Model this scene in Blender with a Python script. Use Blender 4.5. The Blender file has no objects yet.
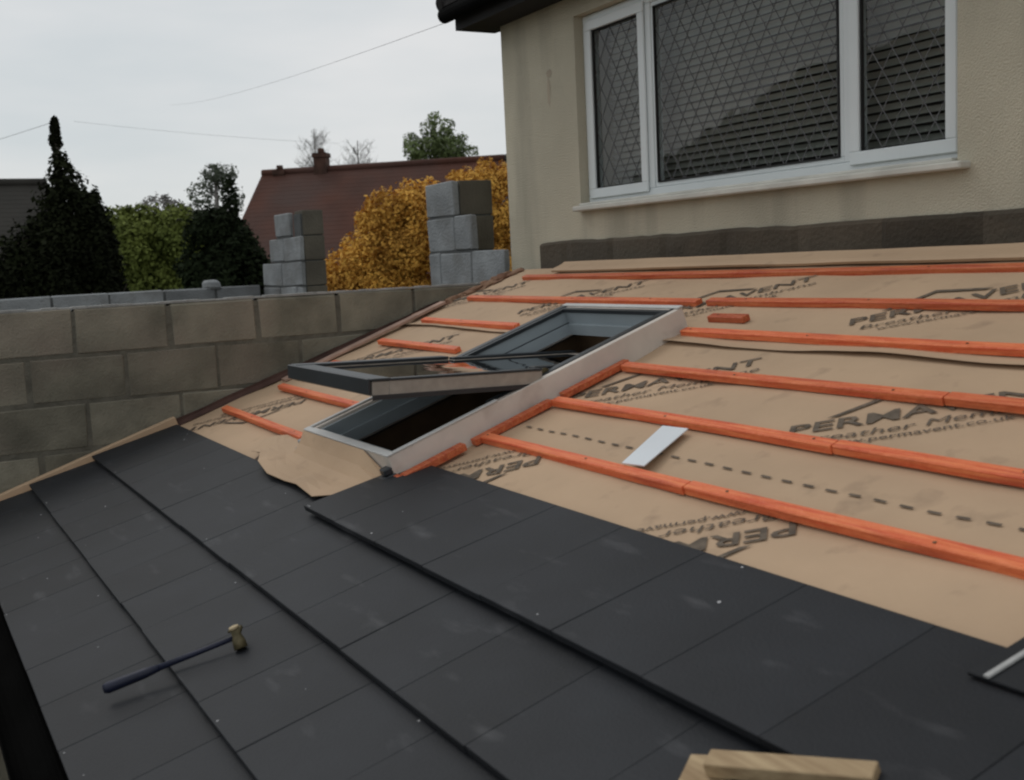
import bpy, bmesh, math, random
from mathutils import Vector, Matrix, noise
random.seed(7)
R = math.radians
scn = bpy.context.scene
COL = scn.collection

# ---------------------------------------------------------------- frame of the place
PITCH = R(18.478916)                    # roof pitch
S = 1.12                                # eye height square to the roof
EYE = Vector((0, 0, 3.4))
EU = Vector((1, 0, 0)); EV = Vector((0, math.cos(PITCH), math.sin(PITCH)))
EN = Vector((0, -math.sin(PITCH), math.cos(PITCH)))
def rp(u, v, w=0.0):
    """point on the lean-to roof: u along the eaves, v up the slope, w above it"""
    return EYE + EU * u + EV * v + EN * (w - S)

# ---------------------------------------------------------------- materials
MATS = {}
def nodes(m):
    m.use_nodes = True
    nt = m.node_tree
    return nt, nt.nodes['Principled BSDF']
def mat(name, col, rough=.8, var=.25, scale=6., bump=.0, bscale=40., metal=0., spec=.4, col2=None,
        stain=None, stretch=(1, 1, 1), tone=False, det=6., mixpos=(.35, .7)):
    """colour breaks up over object space noise, optional second colour, bump and 'tone' attribute"""
    m = bpy.data.materials.new(name); nt, b = nodes(m); N = nt.nodes; L = nt.links
    tc = N.new('ShaderNodeTexCoord'); mp = N.new('ShaderNodeMapping'); mp.inputs['Scale'].default_value = stretch
    L.new(tc.outputs['Object'], mp.inputs['Vector'])
    n1 = N.new('ShaderNodeTexNoise'); n1.inputs['Scale'].default_value = scale; n1.inputs['Detail'].default_value = det
    L.new(mp.outputs[0], n1.inputs['Vector'])
    r = N.new('ShaderNodeValToRGB')
    r.color_ramp.elements[0].position = mixpos[0]; r.color_ramp.elements[1].position = mixpos[1]
    c2 = col2 or tuple(c * (1 + var) for c in col)
    c1 = col if col2 else tuple(c * (1 - var) for c in col)
    r.color_ramp.elements[0].color = (*c1, 1); r.color_ramp.elements[1].color = (*c2, 1)
    L.new(n1.outputs['Fac'], r.inputs[0]); out = r.outputs[0]
    if stain:
        sc, sscale, sstretch, lo, hi = stain
        mp2 = N.new('ShaderNodeMapping'); mp2.inputs['Scale'].default_value = sstretch
        L.new(tc.outputs['Object'], mp2.inputs['Vector'])
        n2 = N.new('ShaderNodeTexNoise'); n2.inputs['Scale'].default_value = sscale; n2.inputs['Detail'].default_value = 5
        L.new(mp2.outputs[0], n2.inputs['Vector'])
        mr = N.new('ShaderNodeMapRange'); mr.inputs['From Min'].default_value = lo; mr.inputs['From Max'].default_value = hi
        L.new(n2.outputs['Fac'], mr.inputs['Value'])
        mx = N.new('ShaderNodeMix'); mx.data_type = 'RGBA'
        L.new(mr.outputs[0], mx.inputs['Factor']); L.new(out, mx.inputs['A']); mx.inputs['B'].default_value = (*sc, 1)
        out = mx.outputs['Result']
    if tone:
        at = N.new('ShaderNodeAttribute'); at.attribute_name = 'tone'
        mx = N.new('ShaderNodeMix'); mx.data_type = 'RGBA'; mx.blend_type = 'MULTIPLY'; mx.inputs['Factor'].default_value = 1
        L.new(out, mx.inputs['A']); L.new(at.outputs['Color'], mx.inputs['B']); out = mx.outputs['Result']
    L.new(out, b.inputs['Base Color'])
    b.inputs['Roughness'].default_value = rough; b.inputs['Metallic'].default_value = metal
    b.inputs['Specular IOR Level'].default_value = spec
    if bump:
        n3 = N.new('ShaderNodeTexNoise'); n3.inputs['Scale'].default_value = bscale; n3.inputs['Detail'].default_value = 4
        L.new(tc.outputs['Object'], n3.inputs['Vector'])
        bp = N.new('ShaderNodeBump'); bp.inputs['Strength'].default_value = bump; bp.inputs['Distance'].default_value = .01
        L.new(n3.outputs['Fac'], bp.inputs['Height']); L.new(bp.outputs[0], b.inputs['Normal'])
    MATS[name] = m
    return m

M_slate = mat('slate_tile', (.0160, .0180, .0222), .6, .16, 5, .14, 160, stain=((.17, .17, .18), 5.5, (.8, 2.6, 1.0), .62, 1.2), tone=True, spec=.32)
M_dust = mat('pale_dust', (.42, .42, .43), .95)
M_kraft = mat('kraft_membrane', (.49, .345, .225), .8, .08, 2.2, .8, 7, stain=((.26, .18, .12), 9, (1, 1, 1), .60, .92))
M_ink = mat('print_ink', (.125, .098, .072), .8, .35, 30)
M_batten = mat('treated_batten', (.68, .115, .042), .55, .2, 22, .6, 50, col2=(.90, .27, .105), stain=((.36, .05, .03), 7, (.6, 5, 5), .55, .9), stretch=(.22, 5, 5), tone=True, spec=.4)
M_timber = mat('raw_timber', (.30, .205, .115), .8, .25, 9, .3, 40, stretch=(.5, 6, 6), col2=(.50, .375, .225))
M_kerb = mat('primed_timber', (.66, .60, .54), .6, .12, 5, .1, 40, stain=((.45, .38, .33), 7, (1, 1, 1), .55, .8))
M_kerbtop = mat('white_timber', (.56, .56, .55), .55, .08, 5)
M_lining = mat('pale_lining', (.30, .345, .37), .45, .1, 4)
M_clad = mat('grey_cladding', (.022, .027, .032), .40, .15, 5, spec=.5)
M_stile = mat('stile_timber', (.34, .30, .26), .5, .12, 8, stretch=(1, 3, 3))
M_block = mat('weathered_block', (.215, .200, .155), .95, .30, 4.5, .5, 80, tone=True, stain=((.25, .20, .165), 1.1, (1, 1, 1), .5, .75))
M_mortar = mat('mortar', (.12, .112, .09), .95, .25, 14, .5, 70)
M_mortar_top = mat('mortar_bed', (.30, .30, .29), .95, .2, 9, .5, 70)
M_newblock = mat('new_block', (.27, .285, .295), .95, .22, 4, 1.0, 60, tone=True, stain=((.20, .205, .205), 5, (1, 1, 1), .5, .7))
M_newmortar = mat('dark_mortar', (.085, .09, .09), .95, .2, 10)
M_brownblock = mat('brown_and_shaded_block', (.11, .10, .08), .95, .2, 4, .5, 70)
M_plinth = mat('bitumen_plinth', (.10, .080, .058), .95, .25, 3, .7, 60, stain=((.095, .08, .06), 2, (1, 1, 3), .5, .7), tone=True)
M_render = mat('cream_render', (.55, .505, .395), .93, .09, 1.8, .9, 130, stain=((.31, .285, .225), 2.1, (1.9, 1, .30), .50, .86))
M_rust = mat('rust_stain', (.47, .40, .31), .95, .2, 9)
M_upvc = mat('white_upvc', (.70, .74, .75), .32, .04, 2, spec=.5)
M_gasket = mat('rubber_gasket', (.02, .02, .02), .7)
M_lead = mat('lead_strip', (.13, .13, .135), .6)
M_sill = mat('painted_sill', (.58, .57, .52), .7, .12, 5)
M_dark = mat('dark_soffit', (.012, .011, .011), .8)
M_rooftile = mat('old_roof_tile', (.014, .012, .012), .9, .3, 5, .5, 30)
M_gutter = mat('black_gutter', (.003, .003, .003), .9, spec=.03)
M_slat = mat('blind_slat', (.66, .65, .60), .6, .12, 3)
M_board = mat('scaffold_board', (.36, .32, .25), .9, .25, 5, .4, 40, stretch=(.5, 5, 5))
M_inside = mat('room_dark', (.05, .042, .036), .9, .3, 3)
M_rafter = mat('rafter', (.12, .075, .04), .8, .25, 8)
M_redtile = mat('red_roof_tile', (.072, .025, .015), .9, .22, 1.2, .6, 14, stain=((.062, .036, .030), .35, (1, 1, 1), .45, .7))
M_redtile2 = mat('grey_roof_tile', (.055, .05, .045), .9, .25, 1.2, .6, 14)
M_brick = mat('dark_brick', (.07, .035, .025), .9, .3, 4)
M_brownroof = mat('brown_roof_tile', (.026, .024, .020), .9, .25, 1.2, .5, 14)
M_house2 = mat('far_render', (.22, .19, .15), .9, .15, 1)
M_ivy = mat('dark_ivy_leaf', (.012, .0150, .0062), .95, .45, 1.2, spec=.1)
M_shrub = mat('dark_shrub_leaf', (.014, .021, .009), .95, .4, 1.5, spec=.12)
M_green = mat('fresh_leaf', (.145, .172, .038), .8, .35, .9, col2=(.078, .105, .026), spec=.15)
M_green2 = mat('spring_leaf', (.06, .083, .027), .75, .35, 1.)
M_green3 = mat('mid_leaf', (.115, .155, .05), .7, .3, 1.)
M_paleleaf = mat('pale_leaf', (.10, .12, .085), .8, .3, 1.)
M_gold = mat('golden_leaf', (.74, .42, .085), .8, .3, 2.4, col2=(.40, .20, .04), spec=.15)
M_bark = mat('bark', (.075, .062, .05), .9, .3, 6, .4, 20)
M_twig = mat('grey_twig', (.16, .15, .14), .9, .2, 6)
M_pole = mat('weathered_pole', (.085, .075, .062), .9, .25, 5, stretch=(3, 3, .4))
M_cable = mat('cable', (.22, .22, .225), .7)
M_grass = mat('grass', (.035, .052, .017), .95, .4, .5, .8, 8, col2=(.055, .062, .022))
M_concrete = mat('concrete_yard', (.20, .19, .17), .95, .2, 1.5, .4, 30)
M_card = mat('white_card', (.72, .76, .80), .5, .03, 5)
M_handle = mat('blue_black_grip', (.006, .009, .028), .5, .2, 20)
M_steel = mat('worn_steel', (.05, .042, .018), .6, .4, 30, metal=.3, col2=(.16, .13, .07))
M_brass = mat('pale_bristle', (.45, .36, .22), .7, .3, 40)
M_cut = mat('pale_cut_edge', (.45, .45, .44), .8, .2, 20)
M_rough = mat('rough_edge_mortar', (.16, .075, .048), .95, .35, 9, .8, 30, col2=(.30, .19, .12))

def glass_mat(name, tint, k, base=.0):
    m = bpy.data.materials.new(name); m.use_nodes = True; nt = m.node_tree; N = nt.nodes; L = nt.links
    N.remove(N['Principled BSDF'])
    t = N.new('ShaderNodeBsdfTransparent'); t.inputs[0].default_value = (*tint, 1)
    g = N.new('ShaderNodeBsdfGlossy'); g.inputs['Roughness'].default_value = .02
    fr = N.new('ShaderNodeFresnel'); fr.inputs[0].default_value = 1.5
    mu = N.new('ShaderNodeMath'); mu.operation = 'MULTIPLY_ADD'; mu.inputs[1].default_value = k; mu.inputs[2].default_value = base
    mu.use_clamp = True
    geo = N.new('ShaderNodeNewGeometry'); inv = N.new('ShaderNodeMath'); inv.operation = 'SUBTRACT'; inv.inputs[0].default_value = 1
    L.new(geo.outputs['Backfacing'], inv.inputs[1]); front = N.new('ShaderNodeMath'); front.operation = 'MULTIPLY'
    mx = N.new('ShaderNodeMixShader')
    L.new(fr.outputs[0], mu.inputs[0]); L.new(mu.outputs[0], front.inputs[0]); L.new(inv.outputs[0], front.inputs[1]); L.new(front.outputs[0], mx.inputs[0]); L.new(t.outputs[0], mx.inputs[1]); L.new(g.outputs[0], mx.inputs[2])
    nz = N.new('ShaderNodeTexNoise'); nz.inputs['Scale'].default_value = 3
    tc = N.new('ShaderNodeTexCoord'); L.new(tc.outputs['Object'], nz.inputs['Vector'])
    bp = N.new('ShaderNodeBump'); bp.inputs['Strength'].default_value = .12; bp.inputs['Distance'].default_value = .02
    L.new(nz.outputs[0], bp.inputs['Height']); L.new(bp.outputs[0], g.inputs['Normal'])
    L.new(mx.outputs[0], N['Material Output'].inputs[0]); return m
M_glass = glass_mat('window_glass', (.84, .86, .86), 1.25)
M_skyglass = glass_mat('roof_window_glass', (.12, .13, .13), 1.5, .20)

# ---------------------------------------------------------------- object helpers
def empty(name, loc, label, cat, group=None, kind=None):
    o = bpy.data.objects.new(name, None); o.location = loc; o.empty_display_size = .1; COL.objects.link(o)
    tagit(o, label, cat, group, kind); return o
def tagit(o, label=None, cat=None, group=None, kind=None):
    if label: o['label'] = label
    if cat: o['category'] = cat
    if group: o['group'] = group
    if kind: o['kind'] = kind
    return o
def wloc(o):
    v = Vector((0, 0, 0))
    while o: v += o.location; o = o.parent
    return v
def link(name, bm, mats, parent=None, loc=None, smooth=False, label=None):
    """bm holds world coordinates; the object gets an origin of its own"""
    off = Vector(loc) if loc is not None else (wloc(parent) if parent else None)
    if off is None:
        xs = [v.co for v in bm.verts]
        off = Vector(((min(c.x for c in xs) + max(c.x for c in xs)) / 2, (min(c.y for c in xs) + max(c.y for c in xs)) / 2, min(c.z for c in xs)))
    bmesh.ops.translate(bm, verts=bm.verts, vec=-off)
    me = bpy.data.meshes.new(name); bm.to_mesh(me); bm.free()
    for m in (mats if isinstance(mats, (list, tuple)) else [mats]): me.materials.append(m)
    if smooth:
        for p in me.polygons: p.use_smooth = True
    o = bpy.data.objects.new(name, me); COL.objects.link(o)
    if parent: o.parent = parent; o.location = off - wloc(parent)
    else: o.location = off
    if label: o['label'] = label
    return o
ident = lambda x, y, z: Vector((x, y, z))
def tone_layer(bm):
    l = bm.loops.layers.color.get('tone')
    return l or bm.loops.layers.color.new('tone')
def box(bm, x0, x1, y0, y1, z0, z1, f=ident, bev=0.0, mi=0, tone=None, jit=0.0):
    j = lambda: random.uniform(-jit, jit)
    vs = [bm.verts.new(f(x + j(), y + j(), z + j())) for z in (z0, z1) for y in (y0, y1) for x in (x0, x1)]
    fs = [bm.faces.new([vs[i] for i in q]) for q in ((0, 2, 3, 1), (4, 5, 7, 6), (0, 1, 5, 4), (2, 6, 7, 3), (0, 4, 6, 2), (1, 3, 7, 5))]
    for q in fs: q.material_index = mi
    if bev:
        r = bmesh.ops.bevel(bm, geom=list({e for q in fs for e in q.edges}), offset=bev, segments=1, affect='EDGES', profile=.5)
        fs = list({q for v in r['verts'] for q in v.link_faces} | {q for q in fs if q.is_valid})
        for q in fs: q.material_index = mi
    if tone is not None:
        l = tone_layer(bm)
        for q in fs:
            for lp in q.loops: lp[l] = (tone, tone, tone, 1)
    return fs
def poly_prism(bm, pts, off, mi=0):
    """pts: list of world points (planar), off: extrusion vector"""
    a = [bm.verts.new(p) for p in pts]; b = [bm.verts.new(Vector(p) + off) for p in pts]
    n = len(a); fs = [bm.faces.new(a[::-1]), bm.faces.new(b)]
    for i in range(n): fs.append(bm.faces.new([a[i], a[(i + 1) % n], b[(i + 1) % n], b[i]]))
    for q in fs: q.material_index = mi
    bmesh.ops.recalc_face_normals(bm, faces=fs)
    return fs
def tube(bm, pts, rads, n=8, cap=True, mi=0):
    rings = []
    for i, p in enumerate(pts):
        p = Vector(p)
        d = (Vector(pts[min(i + 1, len(pts) - 1)]) - Vector(pts[max(i - 1, 0)])).normalized()
        a = d.orthogonal().normalized() if abs(d.z) < .99 else Vector((1, 0, 0)); b = d.cross(a).normalized(); a = b.cross(d)
        r = rads[i] if isinstance(rads, (list, tuple)) else rads
        rings.append([bm.verts.new(p + (a * math.cos(t) + b * math.sin(t)) * r) for t in [2 * math.pi * k / n for k in range(n)]])
    for i in range(len(rings) - 1):
        for k in range(n):
            q = bm.faces.new([rings[i][k], rings[i][(k + 1) % n], rings[i + 1][(k + 1) % n], rings[i + 1][k]]); q.smooth = True; q.material_index = mi
    if cap:
        for rg in (rings[0][::-1], rings[-1]):
            q = bm.faces.new(rg); q.material_index = mi
nb = bmesh.new

# ================================================================ THE SETTING
bm = nb(); rr = 400
bm.faces.new([bm.verts.new(p) for p in ((-rr, -rr, 0), (rr, -rr, 0), (rr, rr, 0), (-rr, rr, 0))])
tagit(link('ground', bm, M_grass, loc=(0, 0, 0)), 'rough grass ground lying beyond the block walls', 'ground', kind='structure')
bm = nb(); bm.faces.new([bm.verts.new(p) for p in ((-9.6, -6, .004), (6, -6, .004), (6, 3.3, .004), (-9.6, 3.3, .004))])
tagit(link('yard', bm, M_concrete, loc=(0, 0, .004)), 'bare concrete yard below the eaves', 'yard', kind='structure')

# ================================================================ LEAN-TO WITH THE ROOF BEING COVERED
U0, U1 = -5.70, 1.2
ext = empty('lean_to_extension', (-2.2, 1.8, 0), 'single storey lean-to with half tiled roof, brown membrane and orange battens against the cream house', 'extension')
# walls (front under the eaves, right end); left wall is the block parapet, rear is the house
bm = nb()
box(bm, U0 - .0, U1, .36, .46, 0, 2.19)
box(bm, U1 - .1, U1, .461, 3.3, 0, 2.19)
link('wall', bm, M_brownblock, ext)
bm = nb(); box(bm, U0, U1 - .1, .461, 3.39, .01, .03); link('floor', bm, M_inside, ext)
# window opening in the roof
WU0, WU1, WV0, WV1 = -4.06, -3.26, 1.11, 2.40
def holed(bm, u0, u1, v0, v1, w0, w1, mi=0):
    """roof slab with the window opening left out"""
    box(bm, u0, WU0, v0, v1, w0, w1, rp, mi=mi); box(bm, WU1, u1, v0, v1, w0, w1, rp, mi=mi)
    box(bm, WU0, WU1, v0, WV0, w0, w1, rp, mi=mi); box(bm, WU0, WU1, WV1, v1, w0, w1, rp, mi=mi)
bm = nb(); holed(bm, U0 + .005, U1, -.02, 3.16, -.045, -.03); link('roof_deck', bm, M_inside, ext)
for k in range(12):
    u = -5.6 + k * .6
    if WU0 - .02 < u < WU1 + .02: continue
    bm = nb(); box(bm, u - .022, u + .022, .05, 3.15, -.19, -.046, rp); link('rafter', bm, M_rafter, ext)

for u in (WU0 - .045, WU1 + .03):
    bm = nb(); box(bm, u - .022, u + .022, .05, 3.15, -.19, -.046, rp); link('rafter', bm, M_rafter, ext)
for v in (WV0 - .03, WV1 + .03):
    bm = nb(); box(bm, WU0 - .022, WU1 + .007, v - .022, v + .022, -.19, -.046, rp); link('trimmer', bm, M_rafter, ext)

# ---- membrane (gently rippled sheets, real thickness)
def ripple(u, v):
    n = noise.noise(Vector((u * 1.6, v * 3.0, .3))) * .009 + noise.noise(Vector((u * 6, v * 7, 2.3))) * .003
    return n
def sheet(bm, u0, u1, v0, v1, w, th=.0015, edge=0.0, du=.05, dv=.05, hole=True, lip=0.0):
    nu = max(1, round((u1 - u0) / du)); nv = max(1, round((v1 - v0) / dv))
    us = [u0 + (u1 - u0) * i / nu for i in range(nu + 1)]
    vs = [v0 + (v1 - v0) * j / nv for j in range(nv + 1)]
    if hole:      # snap grid lines to the opening
        for arr, vals in ((us, (WU0, WU1)), (vs, (WV0, WV1))):
            for t in vals:
                if arr[0] < t < arr[-1]:
                    i = min(range(1, len(arr) - 1), key=lambda k: abs(arr[k] - t)); arr[i] = t
    def W(u, v, j):
        x = w + ripple(u, v)
        if j == 0: x += edge * (.5 + .5 * math.sin(u * 5.2) * math.sin(u * 2.1 + 1)) + lip
        return x
    g = [[bm.verts.new(rp(u, v + (noise.noise(Vector((u * 2, 0, 5))) * .01 if j == 0 else 0), W(u, v, j))) for u in us] for j, v in enumerate(vs)]
    for j in range(len(vs) - 1):
        for i in range(len(us) - 1):
            cu = (us[i] + us[i + 1]) / 2; cv = (vs[j] + vs[j + 1]) / 2
            if hole and WU0 < cu < WU1 and WV0 < cv < WV1: continue
            f = bm.faces.new([g[j][i], g[j][i + 1], g[j + 1][i + 1], g[j + 1][i]]); f.smooth = True
LAPV = 2.275
def text_mesh(s, size, bold=.0, shear=0.0):
    cu = bpy.data.curves.new('t', 'FONT'); cu.body = s; cu.size = size; cu.offset = bold; cu.shear = shear
    cu.resolution_u = 2
    o = bpy.data.objects.new('t', cu); COL.objects.link(o)
    bpy.context.view_layer.update()
    me = bpy.data.meshes.new_from_object(o.evaluated_get(bpy.context.evaluated_depsgraph_get()))
    bpy.data.objects.remove(o); bpy.data.curves.remove(cu)
    b = nb(); b.from_mesh(me); bpy.data.meshes.remove(me)
    w = max((v.co.x for v in b.verts), default=1)
    return b, w
def merge(dst, src, fn):
    mp = {}
    for v in src.verts: mp[v] = dst.verts.new(fn(v.co))
    for f in src.faces:
        try: dst.faces.new([mp[v] for v in f.verts])
        except ValueError: pass
def print_block(u, v, ang):
    """maker's print: name, roof line mark, two small lines under it; local x runs along the name"""
    b = nb()
    c, s_ = math.cos(ang), math.sin(ang)
    def put(x, y):
        return (u + x * c - y * s_, v + x * s_ + y * c)
    def place(src, ox, oy, kx):
        bmesh.ops.triangulate(src, faces=src.faces[:])
        def fn(co):
            uu, vv = put(ox + co.x * kx, oy + co.y)
            return rp(uu, vv, .0042 + ripple(uu, vv) )
        merge(b, src, fn)
    t, w = text_mesh('PERMAVENT', .086, .0012); place(t, 0, 0, .69 / w); t.free()
    t, w = text_mesh('Breather Membrane', .052, .0, .15); place(t, .04, -.066, .66 / w); t.free()
    t, w = text_mesh('www.permavent.co.uk', .036, .0003); place(t, .10, -.105, .46 / w); t.free()
    for pts in (((.10, .075), (.13, .075), (.275, .150), (.42, .075), (.45, .075), (.275, .170)),):
        q = nb(); vs = [q.verts.new((*p, 0)) for p in pts]
        q.faces.new([vs[0], vs[1], vs[2], vs[5]]); q.faces.new([vs[2], vs[3], vs[4], vs[5]])
        bmesh.ops.subdivide_edges(q, edges=q.edges[:], cuts=3, use_grid_fill=True); place(q, 0, 0, 1); q.free()
    for f in b.faces: f.normal_update()
    if sum(f.normal.dot(EN) for f in b.faces) < 0: bmesh.ops.reverse_faces(b, faces=b.faces[:])
    return b
def clip_print(b, v0, v1):
    """keep the ink that falls on this sheet and outside the opening"""
    dead = []
    for f in b.faces:
        p = f.calc_center_median() - EYE; uu = p.x; vv = p.dot(EV)
        if not (v0 < vv < v1) or (WU0 - .01 < uu < WU1 + .01 and WV0 - .01 < vv < WV1 + .01) or uu < U0 + .02 or uu > U1: dead.append(f)
    bmesh.ops.delete(b, geom=dead, context='FACES')
    return len(b.faces)
bm = nb(); sheet(bm, U0 + .01, U1, -.02, LAPV + .12, 0, edge=0)
low = link('breather_membrane', bm, M_kraft, ext, label='lower brown printed membrane sheet round the roof window')
bm = nb(); sheet(bm, U0 + .01, U1, LAPV, 3.14, .006, edge=.012, lip=.003)
up = link('breather_membrane', bm, M_kraft, ext, label='upper brown printed membrane sheet next to the house wall')
PER = 1.075
for k in range(4):
    for (u, v, a, par, v0, v1, w) in ((-2.14 - PER * k, 1.775, R(36), low, .95, LAPV - .01, 0), (-1.765 - PER * k, 1.437, R(223), low, .95, LAPV - .01, 0),
                                  (-2.56 - PER * k, 2.49, R(36), up, LAPV + .02, 3.1, .0065), (-1.065 - PER * k, 1.775, R(36), low, .95, LAPV - .01, 0) if k == 0 else (-2.07 - PER * k, 2.33, R(222), up, 9, 10, 0)):
        if v0 > 5: continue
        b = print_block(u, v, a)
        if w: bmesh.ops.translate(b, verts=b.verts, vec=EN * w)
        if clip_print(b, v0, v1): link('printed_mark', b, M_ink, par)
        else: b.free()
b = print_block(-1.485, 2.49, R(36)); bmesh.ops.translate(b, verts=b.verts, vec=EN * .0065); clip_print(b, LAPV + .02, 3.1); link('printed_mark', b, M_ink, up)
bm = nb()
u = -5.5
while u < 1.0:
    if not (WU0 - .05 < u < WU1 + .05):
        vs = [bm.verts.new(rp(x, y, .0042 + ripple(x, y))) for x, y in ((u, 1.566), (u + .034, 1.566), (u + .034, 1.574), (u, 1.574))]
        bm.faces.new(vs)
    u += .071
link('dashed_line', bm, M_ink, low)
def solid(bm, th):
    bmesh.ops.recalc_face_normals(bm, faces=bm.faces[:])
    if sum(f.normal.dot(EN) for f in bm.faces) < 0: bmesh.ops.reverse_faces(bm, faces=bm.faces[:])
    bmesh.ops.solidify(bm, geom=bm.faces[:], thickness=th)
    for f in bm.faces: f.smooth = False
# torn flap hanging over the tiles below the window
def flap():
    bm = nb()
    pts_top = [(-4.42, 1.16), (-4.30, 1.155), (-4.16, 1.14), (-4.055, 1.104), (-3.92, 1.104), (-3.78, 1.104), (-3.64, 1.104), (-3.45, 1.104), (-3.275, 1.104)]
    pts_bot = [(-4.46, 1.03), (-4.36, .955), (-4.22, .955), (-4.07, .90), (-3.90, .875), (-3.74, .885), (-3.60, .885), (-3.43, .875), (-3.30, .955)]
    n = 6; g = []
    for i, (a, c) in enumerate(zip(pts_top, pts_bot)):
        row = []
        for j in range(n + 1):
            t = j / n; u = a[0] + (c[0] - a[0]) * t; v = a[1] + (c[1] - a[1]) * t
            w = (.088 * max(0, 1 - t * 2.2) ** 1.5 if 2 < i < 8 else 0) + .014 + .034 * t + .010 * math.sin(i * 1.7 + t * 4) * t + (.018 * t * t if i in (3, 4) else 0)
            row.append(bm.verts.new(rp(u, v, w)))
        g.append(row)
    for i in range(len(g) - 1):
        for j in range(n):
            f = bm.faces.new([g[i][j], g[i][j + 1], g[i + 1][j + 1], g[i + 1][j]]); f.smooth = True
    solid(bm, .0022)
    return bm
link('torn_flap', flap(), M_kraft, low, label='torn membrane flap folded down over the tiles below the roof window')
# dressed strip along the house wall
bm = nb()
n = 60
prof = [(3.035, .030), (3.05, .036), (3.11, .038), (3.135, .044)]
rows = [[bm.verts.new(rp(-5.18 + (U1 + 5.18) * i / n, v, w + .004 * noise.noise(Vector((i * .3, v * 9, 0))))) for i in range(n + 1)] for v, w in prof]
for j in range(len(prof) - 1):
    for i in range(n):
        f = bm.faces.new([rows[j][i], rows[j][i + 1], rows[j + 1][i + 1], rows[j + 1][i]]); f.smooth = True
solid(bm, .012)
link('top_flashing_strip', bm, M_kraft, ext, label='plain brown strip dressed against the foot of the house wall')

# ---- battens
BW, BH = .034, .023
def batten(u0, u1, v, dv=0.0, tone=1.0, h=BH, w0=.006, label=None, name='batten'):
    bm = nb()
    n = max(2, int(abs(u1 - u0) / .35))
    l = tone_layer(bm); prev = None
    for i in range(n + 1):
        t = i / n; u = u0 + (u1 - u0) * t
        vv = v + dv * t + noise.noise(Vector((u * .8, v * 5, 1))) * .009
        ww = w0 + noise.noise(Vector((u, v, 7))) * .002
        ring = [bm.verts.new(rp(u, a, b)) for a, b in ((vv - BW / 2, ww), (vv + BW / 2, ww), (vv + BW / 2, ww + h), (vv - BW / 2 + .003, ww + h), (vv - BW / 2, ww + h - .003))]
        if prev:
            for k in range(5): bm.faces.new([prev[k], prev[(k + 1) % 5], ring[(k + 1) % 5], ring[k]])
        else: first = ring
        prev = ring
    bm.faces.new(first[::-1]); bm.faces.new(prev)
    bmesh.ops.recalc_face_normals(bm, faces=bm.faces[:])
    for f in bm.faces:
        for lp in f.loops: lp[l] = (tone, tone, tone, 1)
    lo, hi = min(u0, u1), max(u0, u1); k = math.ceil((lo + 5.6) / .6)
    while -5.6 + k * .6 < hi - .02:
        un = -5.6 + k * .6 + random.uniform(-.01, .01); k += 1
        if un < lo + .02: continue
        vv = v + dv * (un - u0) / (u1 - u0) + noise.noise(Vector((un * .8, v * 5, 1))) * .006 + random.uniform(-.005, .005)
        ww = w0 + h + noise.noise(Vector((un, v, 7))) * .002
        c = [bm.verts.new(rp(un + .0042 * math.cos(a), vv + .0042 * math.sin(a), ww + .0016)) for a in [q * math.pi / 4 for q in range(8)]]
        f = bm.faces.new(c); f.material_index = 1
        for lp in f.loops: lp[l] = (1, 1, 1, 1)
    return link(name, bm, [M_batten, M_steel], ext, label=label)
for v, ul, ur, tl in ((1.438, -3.235, 1.1, 1.1), (1.736, -3.215, 1.1, 1.08), (2.040, -3.20, 1.1, .95), (2.354, -3.235, 1.1, 1.12), (2.655, -3.42, 1.1, .88), (2.965, -5.36, 1.1, .85)):
    # two lengths butted together
    j = random.uniform(-2.3, -1.2)
    batten(ul, j - .002, v, .0, tl); batten(j + .002, ur, v + .004, -.012, tl * .98)
for v, ul, ur, tl in ((1.165, -5.5, -4.27, .95), (1.452, -5.42, -4.16, .95), (1.752, -5.42, -4.2, .9), (2.045, -5.42, -4.5, .98), (2.335, -5.45, -4.42, 1.0), (2.655, -5.48, -3.47, .93)):
    batten(ul, ur, v, -.01, tl)
batten(-3.235, -3.04, 2.495, 0, .8, label='short stub of batten beside the top corner of the roof window')
def batten_v(u, v0, v1, tone=.9, h=.023):
    bm = nb(); box(bm, u - BW / 2, u + BW / 2, v0, v1, .006, .006 + h, rp, bev=.002, tone=tone)
    return link('batten', bm, M_batten, ext, label='short upright batten along the side of the roof window')
batten_v(-3.231, 1.40, 1.728, .85); batten_v(-3.231, 1.778, 2.075, .85)
bm = nb(); box(bm, -3.40, -3.22, 1.10 - .02, 1.10 + .02, .012, .036, rp, bev=.002, tone=.85)
box(bm, -3.245, -3.205, 1.122, 1.36, .012, .036, rp, bev=.002, tone=.85); link('batten', bm, M_batten, ext, label='batten packing under the lower corner of the roof window')

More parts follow.
